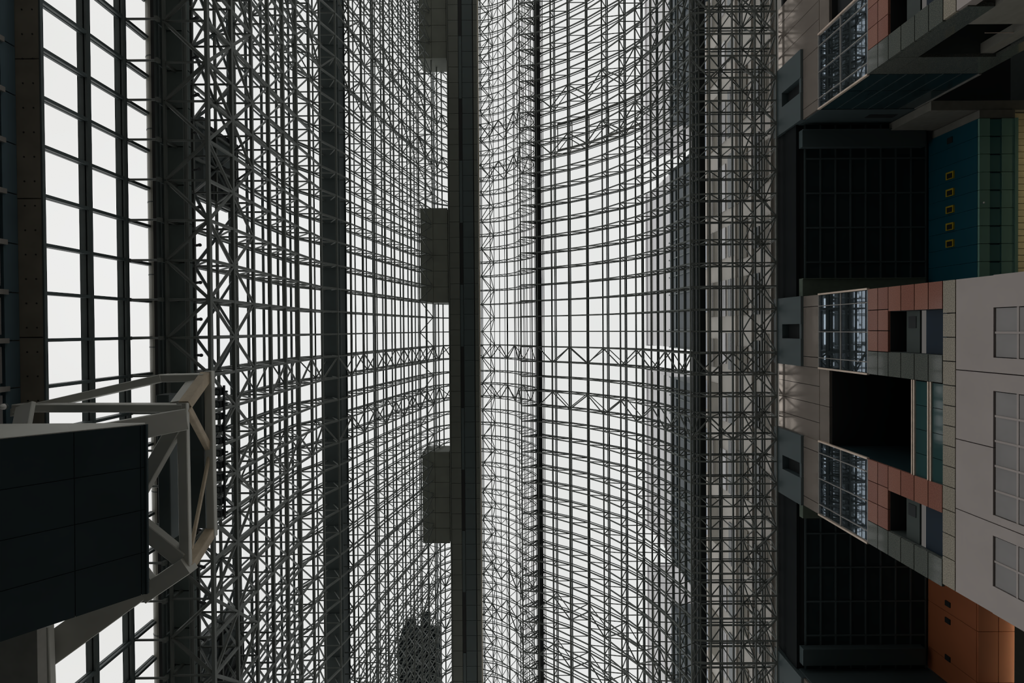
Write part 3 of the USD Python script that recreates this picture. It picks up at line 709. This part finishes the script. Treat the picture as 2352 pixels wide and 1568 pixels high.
for y0, y1 in zip([7.1, 9.2, 11.3, 13.2], [9.2, 11.3, 13.2, 14.1]):
    put('front_panel', MB().box(17.4, 17.5, y0 + 0.008, y1 - 0.008, 16.78, 18.7), 'orange', t)
    put('bottom_panel', MB().box(17.42, 18.15, y0 + 0.01, y1 - 0.01, 16.72, 16.8), 'orange', t)
    put('bottom_panel', MB().box(18.17, 18.75, y0 + 0.01, y1 - 0.01, 16.72, 16.8), 'orange', t)
for y in (10.95, 11.62, 13.1):
    put('window', MB().box(17.36, 17.42, y - 0.1, y + 0.1, 17.75, 17.95), 'void', t)
t = thing('strip_lamp', 'warm strip lamp hung beyond the edge of the orange box', 'lamp')
put('tube', MB().box(19.28, 19.34, 8.5, 14.1, 16.42, 16.48), 'lamp', t)
put('housing', MB().box(19.24, 19.38, 8.5, 14.1, 16.34, 16.42), 'grey_beam', t)
t = thing('strip_lamp', 'unseen pale strip lamp added behind the teal box to light the ribbed ceiling', 'lamp')  # out-of-view lamp, added to brighten the beige ceiling
put('tube', MB().box(20.4, 20.46, -7.6, -1.6, 16.3, 16.38), 'lamp2', t)
put('housing', MB().box(20.36, 20.5, -7.6, -1.6, 16.22, 16.30), 'grey_beam', t)
t = thing('ribbed_ceiling', 'beige ribbed ceiling lit warm beside the teal box, far right', 'ceiling', kind='structure')
for i in range(28):
    put('rib', MB().box(18.86, 22.0, -7.9 + 0.24 * i, -7.9 + 0.24 * i + 0.22, 17.0, 17.06), 'beige', t)
put('back_wall', MB().box(22.0, 22.2, -16, 22, -EYE / S, 19.0), 'dim', t)
t = thing('cross_beam', 'pale grey cross beam above the teal box at the right edge', 'beam')
put('underside', MB().box(15.7, 22, -8.27, -7.92, 16.78, 16.84), 'grey_beam', t)
put('web', MB().box(15.7, 22, -8.25, -7.94, 16.84, 18.6), 'grey_beam', t)
t = put('rear_wall', MB().box(15.75, 22, -12.5, -12.3, 10.0, 19.0), 'soffit', label='dark gridded rear wall beyond the open balcony', cat='wall', kind='structure')

put('roof_slab', MB().box(XF + 0.32, 23.5, -24, 30, 20.12, 20.25), 'void', label='flat roof slab over the building on the right', cat='roof', kind='structure')
put('wall_right', MB().box(22.3, 22.6, -24, 30, -EYE / S, 20.1), 'dim', label='rear wall deep inside the building on the right', cat='wall', kind='structure')

# ------------------------------------------------------------------ hotel building seen through the roof glass on the right
rng = random.Random(11)
t = thing('hotel_facade', 'pale stone hotel front with dark windows seen through the flat roof strip', 'building')
XH = 12.6
put('wall', MB().box(XH, XH + 1, -20, 24, 20.3, 29.2), 'stone_far', t)
COLS = ((20.5, 21.3, 'stone_far'), (21.45, 22.3, 'stone_tan'), (22.5, 23.0, 'stone_dark'), (23.1, 23.5, 'stone_far'), (23.6, 24.6, 'stone_tan'), (24.75, 25.6, 'stone_dark'), (25.9, 26.5, 'tower_pale'), (26.7, 28.0, 'stone_tan'), (28.2, 28.9, 'tower_blue'))
y = -19.6
while y < 23:
    h = 2.05 if rng.random() < 0.7 else 3.0
    for z0, z1, m in COLS:
        if m == 'stone_far' or rng.random() < 0.10: continue
        a = y + rng.choice([0.0, 0.0, 0.35, 0.7]); b = y + h - rng.choice([0.0, 0.0, 0.3])
        put('window' if m == 'stone_dark' else 'panel', MB().box(XH - 0.06, XH + 0.02, a, b, z0, z1), m, t)
        if rng.random() < 0.5: put('hoist_rail', MB().tube((XH - 0.12, a, (z0 + z1) / 2), (XH - 0.12, b, (z0 + z1) / 2), 0.03), 'tower_pale', t)
    y += h + 0.95
for z0 in (21.36, 23.04, 24.66, 26.58, 28.08):
    put('ledge', MB().box(XH - 0.12, XH + 0.02, -20, 24, z0, z0 + 0.08), 'stone_far', t)
for y0, y1, lab in ((-30, -15.5, 'topmost'), (-11.8, 1.45, 'second from the top'), (3.75, 17.6, 'third from the top'), (21.3, 36, 'lowest')):
    t = thing('hotel_tower', f'tall tower of dark glass and pale cladding beyond the arched roof, {lab}', 'building', (0, 0, 0), 'hotel towers outside')
    put('glass_front', MB().box(12.7, 16, y0, y1, 29.2, 35.0), 'tower_glass', t)
    put('pale_front', MB().box(12.7, 16, y0, y1, 35.0, 40.5), 'tower_pale', t)
    n = int((y1 - y0) / 1.3)
    for i in range(n + 1):
        yy = y0 + (y1 - y0) * i / n
        put('fin', MB().box(12.6, 12.7, yy - 0.04, yy + 0.04, 29.2, 35.0), 'girder', t)
    for z0 in (30.6, 32.1, 33.6):
        put('band', MB().box(12.62, 12.7, y0, y1, z0, z0 + 0.08), 'girder', t)
    for z0 in (36.3, 37.7, 39.1):
        put('joint', MB().box(12.66, 12.7, y0, y1, z0, z0 + 0.05), 'grey_beam', t)
    put('parapet', MB().box(12.6, 16.1, y0 - 0.1, y1 + 0.1, 40.5, 40.8), 'tower_pale', t)
t = thing('maintenance_gantry', 'grey maintenance gantry with guard rails straddling the roof outside, near the top', 'gantry')
for yy in (-13.3, -11.6):
    pts = [p3(O[n] + (0.35, 0.9), yy) for n in range(34, 40)]
    put('rail', MB().poly(pts, 0.08), 'grey_beam', t)
    put('handrail', MB().poly([q + (0, 0, 0.7) for q in pts], 0.03), 'grey_beam', t)
    for q in pts: put('post', MB().tube(q, q + (0, 0, 0.7), 0.025), 'grey_beam', t)
for n in range(34, 40):
    put('rung', MB().tube(p3(O[n] + (0.35, 0.9), -13.3), p3(O[n] + (0.35, 0.9), -11.6), 0.03), 'grey_beam', t)
t = thing('plant_room', 'black rooftop plant box seen through the vault at the bottom edge beside the central box', 'plant box')
put('casing', MB().box(-7.9, -5.1, 22.6, 28, 33.0, 34.6), 'matte_black', t)
put('stack', MB().box(-7.6, -6.9, 21.9, 22.6, 32.8, 34.4), 'matte_black', t)
put('stack', MB().box(-6.3, -5.8, 21.4, 22.6, 32.8, 34.4), 'matte_black', t)
put('leg', MB().box(-7.8, -7.6, 22.7, 22.9, 31.6, 33.0), 'matte_black', t)
put('leg', MB().box(-5.4, -5.2, 22.7, 22.9, 31.6, 33.0), 'matte_black', t)

# ------------------------------------------------------------------ floor
put('floor', MB().box(-60, 60, -90, 90, -EYE / S - 0.1, -EYE / S), 'floor', label='paved concourse floor under the camera', cat='floor', kind='structure')
